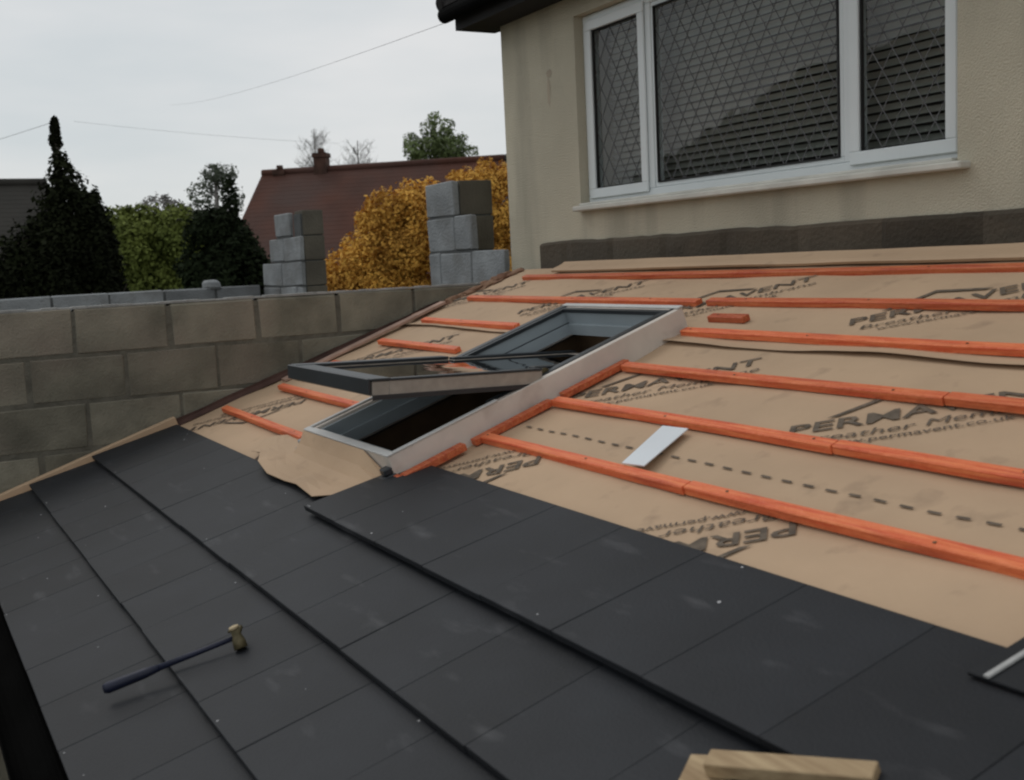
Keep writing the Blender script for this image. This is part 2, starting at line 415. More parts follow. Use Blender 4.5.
# ---- tile courses: each tile a bevelled slab resting on the course below
TW = .303
def course(v0, v1, off, ul, ur, name='tile_course', lift=.0, label=None):
    bm = nb(); tone_layer(bm)
    k0 = math.floor((ul - off) / TW); u = off + k0 * TW
    while u < ur - .01:
        a = max(u, ul) + .0004; b = min(u + TW, ur) - .0004
        if b - a > .03:
            t = random.uniform(.9, 1.1); dz = random.uniform(-.0012, .0012)
            def f(x, y, z, a=a, dz=dz):
                t_ = (y - v0) / (v1 - v0)
                return rp(x, y, z + (.040 + dz + lift) * (1 - t_) + .011 * t_)
            box(bm, a, b, v0 + random.uniform(-.0015, .0015), v1, -.006, .0125, f, bev=.0016, tone=t)
        u += TW
    # nails, chips and chalk dust left on the tiles
    fs0 = set(bm.faces)
    for q in range(int((ur - ul) * 2.2)):
        uu = random.uniform(ul, min(ur, -.8)); vv = random.choice((random.uniform(v0 + .005, v0 + .03), random.uniform(v1 - .10, v1 - .07), random.uniform(v0, v1)))
        if v1 - v0 > .34 and vv > v0 + .317 and v0 < .8 and uu > -3.4: continue
        t_ = (vv - v0) / (v1 - v0); w = .0127 + (.040 + lift) * (1 - t_) + .011 * t_
        s = random.uniform(.0018, .0048); c = rp(uu, vv, w)
        vs = [bm.verts.new(c + EU * s * random.uniform(.6, 1.3) * math.cos(a) + EV * s * .8 * random.uniform(.6, 1.3) * math.sin(a) + EN * (.0004)) for a in [k * math.pi / 3 for k in range(6)]]
        top = bm.verts.new(c + EN * s * .5)
        for k in range(6): bm.faces.new([vs[k], vs[(k + 1) % 6], top])
    l = tone_layer(bm)
    for f_ in bm.faces:
        if f_ not in fs0:
            f_.material_index = 1
            for lp in f_.loops: lp[l] = (1, 1, 1, 1)
    return link(name, bm, [M_slate, M_dust], ext, label=label)
VL = -5.615
course(-.098, .245, -2.57, VL, 1.1, label='lowest course of dark slate tiles along the eaves')
course(.200, .555, -2.1155, VL, 1.1)
course(.508, .940, -1.68, VL, 1.1)
course(.808, 1.222, -1.2255, -3.315, 1.1, lift=.014, label='topmost short course of dark slate tiles right of the roof window')
# small overlay course beginning at the right edge
# verge trims on the left
bm = nb(); box(bm, U0 - .008, U0 + .035, -.1, .955, .0, .052, rp, bev=.004); link('verge_strip', bm, M_kraft, ext, label='tan edging strip between the tiles and the block wall')
bm = nb()
v = 2.42
while v < 3.12:
    for _ in range(2):
        wd = random.uniform(.03, .075); h_ = random.uniform(.008, .030); u = U0 + random.uniform(-.004, .02)
        c = rp(u + wd / 2, v, h_ / 2); q = bmesh.ops.create_icosphere(bm, subdivisions=2, radius=1)
        for vv in q['verts']:
            d = vv.co.copy(); k = 1 + .75 * noise.noise(d * 1.7 + Vector((v * 9, u * 30, 0)))
            vv.co = c + (EU * d.x * wd * .62 + EV * d.y * .055 + EN * d.z * h_ * .75) * k
    v += .042
link('verge_mortar', bm, M_rough, ext, label='rough brown mortar bed along the unfinished verge')
bm = nb(); box(bm, -3, 3, -.012, .012, 0, .018, lambda x, y, z: rp(x * .5 - 2.2, y - .112, z - .03)); 
bm.free()
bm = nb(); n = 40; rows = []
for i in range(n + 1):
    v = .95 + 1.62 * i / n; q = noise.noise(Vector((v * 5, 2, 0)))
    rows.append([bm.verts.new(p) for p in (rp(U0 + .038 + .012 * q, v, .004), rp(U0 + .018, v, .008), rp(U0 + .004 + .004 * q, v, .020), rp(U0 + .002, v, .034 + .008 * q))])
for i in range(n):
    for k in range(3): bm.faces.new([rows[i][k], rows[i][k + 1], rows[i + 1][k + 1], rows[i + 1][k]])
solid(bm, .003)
link('membrane_edge', bm, mat('dark_fold', (.07, .036, .028), .9, .3, 9), ext, label='dark membrane edge folded up against the block wall')  # fold coloured much darker than the kraft sheets
# gutter under the eaves; its near-black colour stands in for the unlit gap
bm = nb()
prof = []
GY, GZ = .205, 2.262
for k in range(9):
    a = math.pi + math.pi * k / 8; prof.append((GY + .055 * math.cos(a), GZ + .055 * math.sin(a)))
for k in range(9):
    a = 2 * math.pi - math.pi * k / 8; prof.append((GY + .051 * math.cos(a), GZ + .051 * math.sin(a)))
A = [bm.verts.new((U0, y, z)) for y, z in prof]; B = [bm.verts.new((U1, y, z)) for y, z in prof]
for k in range(len(prof)): bm.faces.new([A[k], A[(k + 1) % len(prof)], B[(k + 1) % len(prof)], B[k]])
bm.faces.new(A[::-1]); bm.faces.new(B)
link('gutter', bm, M_gutter, ext)
bm = nb(); box(bm, U0, U1, .262, .285, 2.08, 2.255); link('fascia_board', bm, M_gutter, ext)
bm = nb(); box(bm, U0, U1, .286, .36, 2.06, 2.075); link('soffit', bm, M_gutter, ext)

# ---- roof window: kerb, frame, centre-pivoted sash standing open
rwin = empty('roof_window', (0, 0, 0), None, None); rwin.parent = ext
rwin.location = rp(-3.66, 1.75, 0) - ext.location
rwin['label'] = 'open centre pivot roof window in a pale timber kerb'
bm = nb(); KH = .098
t = .036
box(bm, WU0, WU0 + t, WV0, WV1, -.028, KH, rp, bev=.002)
box(bm, WU1 - t, WU1, WV0, WV1, -.028, KH, rp, bev=.002)
box(bm, WU0 + t, WU1 - t, WV0, WV0 + t, -.028, KH, rp, bev=.002)
box(bm, WU0 + t, WU1 - t, WV1 - t, WV1, -.028, KH, rp, bev=.002)
link('kerb', bm, M_kerb, rwin)
bm = nb()
for a in ((WU0 - .003, WU1 + .003, WV0 - .003, WV0 + .024), ): box(bm, *a, KH + .001, KH + .008, rp, bev=.002)
for a in ((WU0 - .003, WU0 + .018, WV0 + .025, 1.75), (WU1 - .018, WU1 + .003, WV0 + .025, 1.55)): box(bm, *a, KH + .001, KH + .008, rp, bev=.002)
link('kerb_capping', bm, M_kerbtop, rwin)
bm = nb(); box(bm, WU0 - .003, WU1 + .003, WV1 - .022, WV1 + .003, KH + .001, KH + .008, rp, bev=.002); link('kerb_capping', bm, M_kerbtop, rwin)
# inner frame lining, stepped
bm = nb()
i0, i1, j0, j1 = WU0 + t + .001, WU1 - t - .001, WV0 + t + .001, WV1 - t - .001
for (q, w0, w1) in ((.014, .035, KH - .012), (.028, -.012, .035)):
    box(bm, i0, i0 + q, j0, j1, w0, w1, rp); box(bm, i1 - q, i1, j0, j1, w0, w1, rp)
    box(bm, i0 + q, i1 - q, j0, j0 + q, w0, w1, rp); box(bm, i0 + q, i1 - q, j1 - q, j1, w0, w1, rp)
link('frame', bm, M_lining, rwin)
bm = nb(); PV = 1.78
box(bm, i0 + .0005, i0 + .020, PV - .03, j1, KH - .011, KH + .004, rp); box(bm, WU0 - .002, i0 - .002, PV - .029, WV1 - .023, KH + .0005, KH + .006, rp)
box(bm, i1 - .020, i1 - .0005, PV - .25, j1, KH - .011, KH + .004, rp); box(bm, i1 + .002, i1 + .012, 1.56, WV1 - .023, KH + .0005, KH + .004, rp)
box(bm, i0 + .021, i1 - .021, j1 - .020, j1 - .0005, KH - .011, KH + .004, rp)
box(bm, i0 + .0145, i0 + .022, PV, j1, .0305, .038, rp)
link('frame_cladding', bm, M_clad, rwin)
TH = R(20.5); PW = .100
def sp(u, s, h):
    """sash space: s along the sash (negative = lower end, raised), h out of the glass"""
    return rp(u, PV + s * math.cos(TH) + h * math.sin(TH), PW - s * math.sin(TH) + h * math.cos(TH))
SU0, SU1 = i0 + .024, i1 - .024
SU0b, SU1b = WU0 + .002, WU1 - .010
L0, L1 = -.67, .56
bm = nb()
r_ = .06
# below the pivot the sash overlaps the frame, above it it drops inside
box(bm, SU0b, SU0b + r_, L0 + r_, -.03, -.042, .012, sp, bev=.002); box(bm, SU1b - r_, SU1b, L0 + r_, -.03, -.042, .012, sp, bev=.002)
box(bm, SU0b, SU1b, L0, L0 + r_, -.036, .012, sp, bev=.002)
box(bm, SU0, SU0 + .05, -.03, L1 - .05, -.045, .012, sp, bev=.002); box(bm, SU1 - .05, SU1, -.03, L1 - .05, -.045, .012, sp, bev=.002)
box(bm, SU0, SU1, L1 - .05, L1, -.045, .012, sp, bev=.002)
sash = link('sash', bm, M_stile, rwin)
bm = nb()
box(bm, SU0b - .004, SU0b + .062, L0 - .004, -.03, .013, .024, sp, bev=.002); box(bm, SU1b - .030, SU1b + .004, L0 + .067, -.03, .013, .020, sp, bev=.002)
box(bm, SU0b + .063, SU1b + .004, L0 - .004, L0 + .066, .013, .022, sp, bev=.002)
box(bm, SU0b - .004, SU1b + .004, L0 - .016, L0 - .005, -.030, .022, sp, bev=.002)
box(bm, SU0, SU0 + .045, -.029, L1, .013, .022, sp, bev=.002); box(bm, SU1 - .045, SU1, -.029, L1, .013, .022, sp, bev=.002)
box(bm, SU0b - .004, SU0b - .0005, L0, -.03, -.03, .012, sp); box(bm, SU1b + .0005, SU1b + .004, L0, -.06, -.048, -.032, sp)
link('sash_cladding', bm, M_clad, rwin)
bm = nb(); box(bm, SU0 + .046, SU1 - .046, L0 + r_ + .001, L1 - .051, .003, .0105, sp); link('pane', bm, M_skyglass, rwin)
# folded bar laid across the pane, ventilation flap bar
bm = nb(); box(bm, SU0 + .036, SU1 - .036, L0 + .068, L0 + .080, .0107, .016, sp, bev=.001); link('glazing_bead', bm, M_clad, rwin)
for uu in (i0 + .008, i1 - .008):
    bm = nb(); tube(bm, [rp(uu - .006, PV, PW), rp(uu + .006, PV, PW)], .018, 12); link('pivot_hinge', bm, M_steel, rwin)
for uu in (WU0 - .03, WU1 - .02):
    bm = nb(); box(bm, uu - .028, uu + .028, WV0 - .05, WV0 + .01, .0, .04, rp, bev=.006)
    box(bm, uu - .02, uu + .02, WV0 - .03, WV0 + .0, .041, .065, rp, bev=.004); link('fixing_bracket', bm, M_clad if uu > -3.5 else M_lining, rwin)

# ================================================================ LOOSE THINGS ON THE ROOF
def surf_w(v):
    for v0, v1 in ((.85, 1.245), (.53, .955), (.215, .575), (-.10, .26)):
        if v >= v0: return .0127 + .036 * (1 - (v - v0) / (v1 - v0)) + .011 * (v - v0) / (v1 - v0)
    return .05
# hammer lying across a tile nose: grip low left, head right
hr = rp(-2.65, .2, .08)
ham = empty('hammer', hr, 'slim dark handled hammer lying across a tile edge near the eaves', 'hammer')
p0 = rp(-2.705, .046, .078); p1 = rp(-2.605, .362, .070)
dirh = (p1 - p0).normalized()
bm = nb(); tube(bm, [p0, p0 + dirh * .01, p0 + dirh * .10, p0 + dirh * .135], [.011, .0142, .0125, .0085], 12); link('grip', bm, M_handle, ham, smooth=False)
bm = nb(); tube(bm, [p0 + dirh * .1352, p1], [.0082, .0058], 10); link('shaft', bm, M_handle, ham)
side = dirh.cross(EN).normalized()
bm = nb()
tube(bm, [p1 + EN * -.024 + side * .018, p1 + EN * -.008 + side * .010, p1 + EN * .006, p1 + EN * .02 - side * .004], [.017, .016, .011, .012], 12)
q = p1 + dirh * .004
for sg in (-1, 1):
    tube(bm, [q - side * .004 + EN * .008, q - side * .022 + EN * .012 + dirh * .008 * sg, q - side * .04 + EN * .004 + dirh * .014 * sg - dirh * .012], [.008, .006, .003], 8)
link('head', bm, M_steel, ham)
bm = nb(); tube(bm, [p1 + EN * .0205 - side * .004, p1 + EN * .027 - side * .005], [.0125, .0125], 12); link('striking_face', bm, M_brass, ham)

# white card on the membrane between two battens
bm = nb()
poly_prism(bm, [rp(-2.441, 1.452, .033), rp(-2.352, 1.462, .033), rp(-2.448, 1.70, .020), rp(-2.556, 1.692, .020)], EN * .003)
tagit(link('card_strip', bm, M_card), 'white plastic strip resting between two orange battens right of the roof window', 'plastic strip')

# timber offcuts in the bottom right corner
def plank(name, a, b, width, th, label, lift, flip=1):
    d = (b - a); L_ = d.length; d.normalize(); n = EN; s = n.cross(d).normalized()
    bm = nb()
    f = lambda x, y, z: a + d * x + s * y + n * (z + lift)
    box(bm, 0, L_, 0, width, 0, th, f, bev=.0018)
    o = link(name, bm, M_timber); tagit(o, label, 'timber offcut', 'timber offcuts lying on the tiles'); return o
pa = rp(-1.236, .704, 0); pb = rp(-1.010, .821, 0)
plank('timber_offcut', pa, pb, .037, .025, 'sawn batten offcut on top, with dark lower side, at the bottom edge of the roof', .055)
pa = rp(-1.305, .730, 0); d_ = rp(-1.18, .513, 0) - pa
plank('timber_offcut', pa, pa + d_, .075, .020, 'pale sawn offcut lying underneath the other offcut', .032)

# loose tile with pale cut edge at right edge of the picture
bm = nb()
box(bm, -1.084, -.75, 1.115, 1.48, .006, .0135, lambda x, y, z: rp(x + (y - 1.115) * .16, y, z + .032), bev=.0015, tone=.8)
lt = link('loose_tile', bm, M_slate); tagit(lt, 'loose dark slate with a pale cut edge lying on the top course', 'roof tile')
bm = nb(); box(bm, -1.054, -1.044, 1.115, 1.48, .0137, .019, lambda x, y, z: rp(x + (y - 1.115) * .16, y, z + .032), bev=.001)
link('cut_edge', bm, M_cut, lt)

# raised timber length on the verge
bm = nb()
a = Vector((-5.60, 1.80, 2.835)); b = Vector((-5.60, 2.76, 3.185)); d = (b - a).normalized(); nrm = Vector((0, -d.z, d.y))
f = lambda x, y, z: a + d * x + Vector((1, 0, 0)) * y + nrm * z
box(bm, 0, (b - a).length, -.03, .03, -.016, .0, f, bev=.002)
tagit(link('verge_batten', bm, mat('pinkish_timber', (.42, .28, .22), .8, .2, 10)), 'weathered brown timber length propped on the verge beside the block wall', 'timber length')
bm = nb()
for vv in (1.95, 2.3, 2.6): box(bm, -5.63, -5.57, vv, vv + .08, .048, .10, rp, jit=.004)
bm.free()

# ================================================================ BLOCK WALLS
def block_wall(name, x0, x1, y0, y1, z0, ztop, axis, rows, L_, H_, offs, mats, label, cat='wall', bed=True, group=None, face=.004, root=None):
    """blocks with real recessed joints on every side"""
    bm = nb(); tone_layer(bm)
    box(bm, x0 + face, x1 - face, y0 + face, y1 - face, z0, ztop - .012, mi=1, tone=1)
    for r in range(rows):
        zt = ztop - r * H_ ; zb = zt - H_ + .012
        lo, hi = (y0, y1) if axis == 'y' else (x0, x1)
        s = lo + (offs[r % len(offs)] - lo) % L_ - L_
        while s < hi:
            a = max(s, lo) + .006; b = min(s + L_, hi) - .006
            if b - a > .03:
                tn = random.uniform(.84, 1.16)
                if axis == 'y': box(bm, x0, x1, a, b, zb, zt, bev=random.uniform(.005, .012), tone=tn, jit=.004)
                else: box(bm, a, b, y0, y1, zb, zt, bev=random.uniform(.005, .012), tone=tn, jit=.004)
            s += L_
    o = link(name, bm, mats); tagit(o, label, cat, group); return o
block_wall('block_wall', -5.816, -5.716, -3.0, 3.26, 0, 3.262, 'y', 14, .4555, .2315, (.81, 1.04, .84, 1.06), [M_block, M_mortar], 'weathered grey brown block wall along the left side of the roof')
bm = nb(); n = 90
for i in range(n):
    y0 = -3.0 + 6.24 * i / n
    box(bm, -5.812, -5.722, y0, y0 + 6.24 / n + .001, 3.2625, 3.270 + random.uniform(0, .006))
wl = [o for o in COL.objects if o.name.startswith('block_wall')][0]
link('mortar_bed', bm, M_mortar_top, wl)

# far wall of new blocks and the two stepped corners
far = block_wall('block_wall', -9.82, -9.72, -6.0, 2.98, 0, 3.282, 'y', 14, .45, .225, (.33, .555), [M_newblock, M_newmortar], 'low far wall of pale new blocks behind the weathered wall')
def corner(name, x, y, z, rows, L_, H_, th, ret, retrows, label, group, facing):
    """stepped corner: rows = list of (x start, x end, joint offsets) from the bottom up"""
    bm = nb(); tone_layer(bm)
    for k, (a, b, js) in enumerate(rows):
        zb = z + k * H_; cuts = [a] + js + [b]
        box(bm, a + .006, b - .006, y + .005, y + th - .005, zb - .012, zb + .003, mi=1, tone=1)
        for c0, c1 in zip(cuts, cuts[1:]):
            box(bm, c0 + .006, c1 - .006, y, y + th, zb + .004, zb + H_ - .008, bev=random.uniform(.005, .010), tone=random.uniform(.86, 1.12), jit=.006)
            if c1 < b: box(bm, c1 - .0055, c1 + .0055, y + .006, y + th - .006, zb, zb + H_ - .02, mi=1, tone=1)
    box(bm, min(r[0] for r in rows) + .02, max(r[1] for r in rows) - .02, y + .02, y + th - .02, z - 3.0 if z > 3 else 0, z - .013, mi=1, tone=1)
    if ret:
        x0, x1, y1, n = ret
        box(bm, x0 + .012, x1 - .012, y + th - .01, y1 - .012, z, z + n * H_ - .03, mi=1, tone=1)
        for k in range(n):
            zb = z + k * H_
            box(bm, x0, x1, y + th + .004, y1, zb + .004, zb + H_ - .004, bev=.004, mi=2, tone=random.uniform(.9, 1.1), jit=.003)  # return faces in brown: their shaded side is put into the colour
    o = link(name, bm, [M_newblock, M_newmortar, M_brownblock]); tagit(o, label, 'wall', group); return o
# far corner (four courses)
G = 'stepped block corners behind the wall'
corner('stepped_block_corner', -9.73, 3.02, 3.06, [(-9.76, -8.70, [-9.30, -8.86]), (-9.76, -8.70, [-9.22]), (-9.52, -8.70, [-9.12]), (-9.32, -8.93, [])], .44, .206, .035,
       (-8.90, -8.705, 3.235, 4), 4, 'farther stepped corner of pale blocks in front of the red roof', G, 1)
corner('stepped_block_corner', -6.6, 3.36, 3.235, [(-7.0, -5.935, [-6.82, -6.37]), (-7.0, -6.34, [-6.59]), (-7.0, -6.58, [])], .44, .236, .05,
       (-6.80, -6.585, 3.66, 3), 2, 'nearer stepped corner of pale blocks against the house', G, 1)
bm = nb(); box(bm, -9.86, -9.70, 2.50, 2.62, 3.262, 3.35, bev=.02, jit=.012, tone=1); tone_layer(bm)
tagit(link('broken_block', bm, M_newblock), 'small broken block lying on the far wall', 'block')

# ================================================================ HOUSE
HY = 3.40; HX0, HX1 = -5.915, 4.5
house = empty('house', (-1, 3.6, 0), 'cream rendered house with a white leaded window above the lean-to roof', 'house')
WX0, WX1, WZ0, WZ1 = -5.12, -2.675, 3.672, 4.685
ZT = 4.80
bm = nb()
HB = HY + 6
box(bm, HX0, WX0, HY, HY + .28, 0, ZT); box(bm, WX1, HX1, HY, HY + .28, 0, ZT)
box(bm, WX0, WX1, HY, HY + .28, 0, WZ0); box(bm, WX0, WX1, HY, HY + .28, WZ1, ZT)
box(bm, HX0, HX0 + .28, HY + .281, HB, 0, ZT); box(bm, HX1 - .28, HX1, HY + .281, HB, 0, ZT); box(bm, HX0, HX1, HB, HB + .28, 0, ZT)
bmesh.ops.remove_doubles(bm, verts=bm.verts, dist=.0001)
link('wall', bm, M_render, house)
bm = nb(); box(bm, HX0 + .3, HX1 - .3, HY + 1.6, HY + 1.64, 3.0, ZT); box(bm, HX0 + .3, HX1 - .3, HY + .3, HY + 1.6, 3.0, 3.04); box(bm, HX0 + .3, HX1 - .3, HY + .3, HY + 1.6, 4.74, 4.78); link('room_partition', bm, M_inside, house)
bm = nb(); tone_layer(bm); n = 150; prev = None; joints = [-5.26 + .45 * k for k in range(20)]
for i in range(n + 1):
    x = -5.53 + 8.5 * i / n
    nj = min(joints, key=lambda q: abs(q - x)); 
    if abs(nj - x) < .029: x = nj
    z = 3.488 + .010 * noise.noise(Vector((x * 2.2, 0, 0))) + .006 * noise.noise(Vector((x * 9, 4, 0)))
    d = .026 + .006 * noise.noise(Vector((x * 3, 8, 0))) - (.012 if x == nj else 0)
    row = [bm.verts.new(q) for q in ((x, HY - .001, z), (x, HY - d * .6, z - .004), (x, HY - d, z - .016), (x, HY - d - .004 * noise.noise(Vector((x * 7, 1, 1))), 3.37), (x, HY - d, 3.24))]
    if prev:
        for k in range(4): bm.faces.new([prev[k], prev[k + 1], row[k + 1], row[k]])
    prev = row
bmesh.ops.recalc_face_normals(bm, faces=bm.faces[:])
l = tone_layer(bm)
for f in bm.faces:
    t = .9 + .25 * noise.noise(Vector((math.floor((f.calc_center_median().x + 5.26) / .45) * 3.7, 0, 0)))
    for lp in f.loops: lp[l] = (t, t, t, 1)
link('plinth', bm, M_plinth, house, label='exposed dark block band at the foot of the rendered wall')
bm = nb()
def blot(x, z, rx, rz, sd):
    vs = [bm.verts.new((x + rx * math.cos(a) * (1 + .3 * noise.noise(Vector((math.cos(a) * 2, math.sin(a) * 2, sd)))), HY - .0015, z + rz * math.sin(a) * (1 + .4 * noise.noise(Vector((math.cos(a) * 2, math.sin(a) * 2, sd + 5)))))) for a in [k * math.pi / 9 for k in range(18)]]
    bm.faces.new(vs)
blot(-5.39, 4.43, .030, .022, 1); blot(-5.40, 4.33, .014, .085, 2.4)
link('rust_stain', bm, M_rust, house)
# window
win = bpy.data.objects.new('window', None); COL.objects.link(win); win.parent = house; win.location = Vector(((WX0 + WX1) / 2, HY + .06, WZ0)) - house.location
FY = HY + .055   # face of the frame
def frame_ring(bm, x0, x1, z0, z1, w, y0, y1, bev=.004):
    box(bm, x0, x1, y0, y1, z0, z0 + w, bev=bev); box(bm, x0, x1, y0, y1, z1 - w, z1, bev=bev)
    box(bm, x0, x0 + w, y0, y1, z0 + w, z1 - w, bev=bev); box(bm, x1 - w, x1, y0, y1, z0 + w, z1 - w, bev=bev)
bm = nb(); frame_ring(bm, WX0 + .002, WX1 - .002, WZ0 + .002, WZ1 - .002, .05, FY, FY + .06)
MX1, MX2 = -4.55, -3.235
for mx in (MX1, MX2): box(bm, mx - .028, mx + .028, FY + .001, FY + .059, WZ0 + .052, WZ1 - .052, bev=.004)
link('window_frame', bm, M_upvc, win)
panes = [(WX0 + .052, MX1 - .028, True), (MX1 + .028, MX2 - .028, False), (MX2 + .028, WX1 - .052, True)]
for (a, b, opening) in panes:
    z0, z1 = WZ0 + .052, WZ1 - .052
    w = .052 if opening else .024
    y0 = FY - .014 if opening else FY + .006
    if opening: aa, bb, zz0, zz1 = a - .016, b + .016, z0 - .016, z1 + .016
    else: aa, bb, zz0, zz1 = a + .001, b - .001, z0 + .001, z1 - .001
    bm = nb(); frame_ring(bm, aa, bb, zz0, zz1, w, y0, y0 + (.0135 if opening else .04))
    if opening: frame_ring(bm, a + .001, b - .001, z0 + .001, z1 - .001, .030, FY + .0005, FY + .045)
    link('sash_frame', bm, M_upvc, win)
    ga, gb, gz0, gz1 = aa + w, bb - w, zz0 + w, zz1 - w
    bm = nb(); frame_ring(bm, ga + .0003, gb - .0003, gz0 + .0003, gz1 - .0003, .006, FY - .001, FY + .014, bev=0); link('gasket', bm, M_gasket, win)
    bm = nb(); box(bm, ga, gb, FY + .016, FY + .022, gz0, gz1); link('pane', bm, M_glass, win)
    # lead lattice: diagonals clipped to the pane
    bm = nb(); DX, DZ = .098, .150; hw = .0017
    W_, H__ = gb - ga, gz1 - gz0
    for sgn in (1, -1):
        k = -int(H__ / DZ) - 2
        while k * DX < W_ + (H__ / DZ + 2) * DX:
            # line x = k*DX + sgn*z*DX/DZ
            pts = []
            for z in (0, H__):
                pts.append((k * DX + sgn * z * DX / DZ, z))
            (xa, za), (xb, zb) = pts
            t0, t1 = 0., 1.; dx = xb - xa
            if abs(dx) > 1e-9:
                ta, tb = (0 - xa) / dx, (W_ - xa) / dx
                t0, t1 = max(t0, min(ta, tb)), min(t1, max(ta, tb))
            if t1 - t0 > .01:
                A_ = Vector((ga + xa + dx * t0, FY + .0135, gz0 + H__ * t0)); B_ = Vector((ga + xa + dx * t1, FY + .0135, gz0 + H__ * t1))
                d = (B_ - A_).normalized(); s = Vector((d.z, 0, -d.x)) * hw; yy = Vector((0, .0022, 0))
                v = [bm.verts.new(p) for p in (A_ - s, A_ + s, B_ + s, B_ - s, A_ - s + yy, A_ + s + yy, B_ + s + yy, B_ - s + yy)]
                for q in ((0, 1, 2, 3), (7, 6, 5, 4), (0, 4, 5, 1), (1, 5, 6, 2), (2, 6, 7, 3), (3, 7, 4, 0)): bm.faces.new([v[i] for i in q])
            k += 1
    link('lead_lattice', bm, M_lead, win)
bm = nb(); box(bm, WX0 - .0, WX1 + .055, HY - .06, HY + .054, WZ0 - .030, WZ0 - .002, bev=.006)
box(bm, WX0 + .01, WX1 - .01, HY - .02, FY - .016, WZ0 - .0015, WZ0 + .014, bev=.004)
link('window_sill', bm, M_sill, win)
# blind behind the glass
bm = nb(); z = WZ0 + .05
xs = [WX0 + .06 + (WX1 - WX0 - .12) * i / 24 for i in range(25)]
while z < WZ1 - .05:
    prev = None
    for x in xs:
        dz = .004 * noise.noise(Vector((x * 1.7, 0, z * 9))); dy = .003 * noise.noise(Vector((x * 2.7, 3, z * 9)))
        a = bm.verts.new((x, HY + .175 + dy, z + dz + .011)); m_ = bm.verts.new((x, HY + .190 + dy, z + dz + .005)); b = bm.verts.new((x, HY + .200 + dy, z + dz - .010))
        if prev:
            for p, q in ((0, 1), (1, 2)):
                f = bm.faces.new([prev[p], prev[q], (a, m_, b)[q], (a, m_, b)[p]]); f.smooth = True
        prev = (a, m_, b)
    z += .035
sl = link('slats', bm, M_slat, None)
bl = empty('venetian_blind', ((WX0 + WX1) / 2, HY + .19, WZ0), 'grey slatted blind hanging behind the leaded window', 'blind')
sl.parent = bl; sl.location = sl.location - bl.location
bm = nb(); box(bm, WX0 + .06, WX1 - .06, HY + .17, HY + .20, WZ1 - .045, WZ1 - .01); link('head_rail', bm, M_slat, bl)
# roof of the house: pitch, soffit, fascia, gutter, tile edge
slope = math.tan(R(18))
FX = HY - .20                                   # fascia line
def hr_(x, y, z): return Vector((x, y, 4.90 + (y - FX) * slope + z))
bm = nb(); box(bm, -6.05, HX1 + .3, FX, HY - .001, 4.79, 4.81); box(bm, -6.05, HX0 - .001, HY, HY + .3, 4.79, 4.81); link('soffit', bm, M_dark, house)
bm = nb()
y = FX - .10
while y < HY + 3.2:
    box(bm, -6.10, HX1 + .35, y, y + .34, .03, .055, lambda x, yy, z, y=y: hr_(x, yy, z + (y + .34 - yy) * .06))
    y += .30
link('roof', bm, M_rooftile, house)
bm = nb(); box(bm, -6.05, HX1 + .3, FX - .022, FX - .001, 4.78, 4.93); link('fascia', bm, M_dark, house)
bm = nb()
poly_prism(bm, [Vector((-6.075, y, z)) for y, z in ((FX - .02, 4.785), (HY + .05, 4.785), (HY + 3.3, 4.785 + 3.25 * slope), (HY + 3.3, 4.95 + 3.25 * slope + .05), (FX - .02, 4.925))], Vector((.023, 0, 0)))
link('bargeboard', bm, M_dark, house)
bm = nb(); tube(bm, [Vector((-6.11, FX - .075, 4.875)), Vector((HX1 + .35, FX - .075, 4.875))], .045, 14); link('gutter', bm, M_gutter, house)
bm = nb()
for k in range(10): tube(bm, [hr_(-6.10, FX - .11 + k * .3, .07), hr_(-6.10, FX + .17 + k * .3, .06)], .04, 10)
link('verge_tile', bm, M_rooftile, house)
# rear roof slope so that the house is closed
bm = nb(); ry = HY + 3.3; rz = 4.90 + 3.5 * slope
poly_prism(bm, [Vector((-6.02, ry, rz)), Vector((-6.02, HB + .5, ZT - .1)), Vector((HX1 + .3, HB + .5, ZT - .1)), Vector((HX1 + .3, ry, rz))], Vector((0, 0, .12))); link('roof', bm, M_rooftile, house)

# scaffold board under the eaves
for i, (ya, yb, lab) in enumerate(((-.02, .205 - .0, 'weathered scaffold board lying closest below the gutter'), (-.27, -.035, 'weathered scaffold board second out from the gutter'))):
    bm = nb(); box(bm, -4.6, -.6, ya - .02, yb - .02, 1.78, 1.82, bev=.004)
    tagit(link('scaffold_board', bm, M_board), lab, 'scaffold board', 'scaffold boards below the eaves')

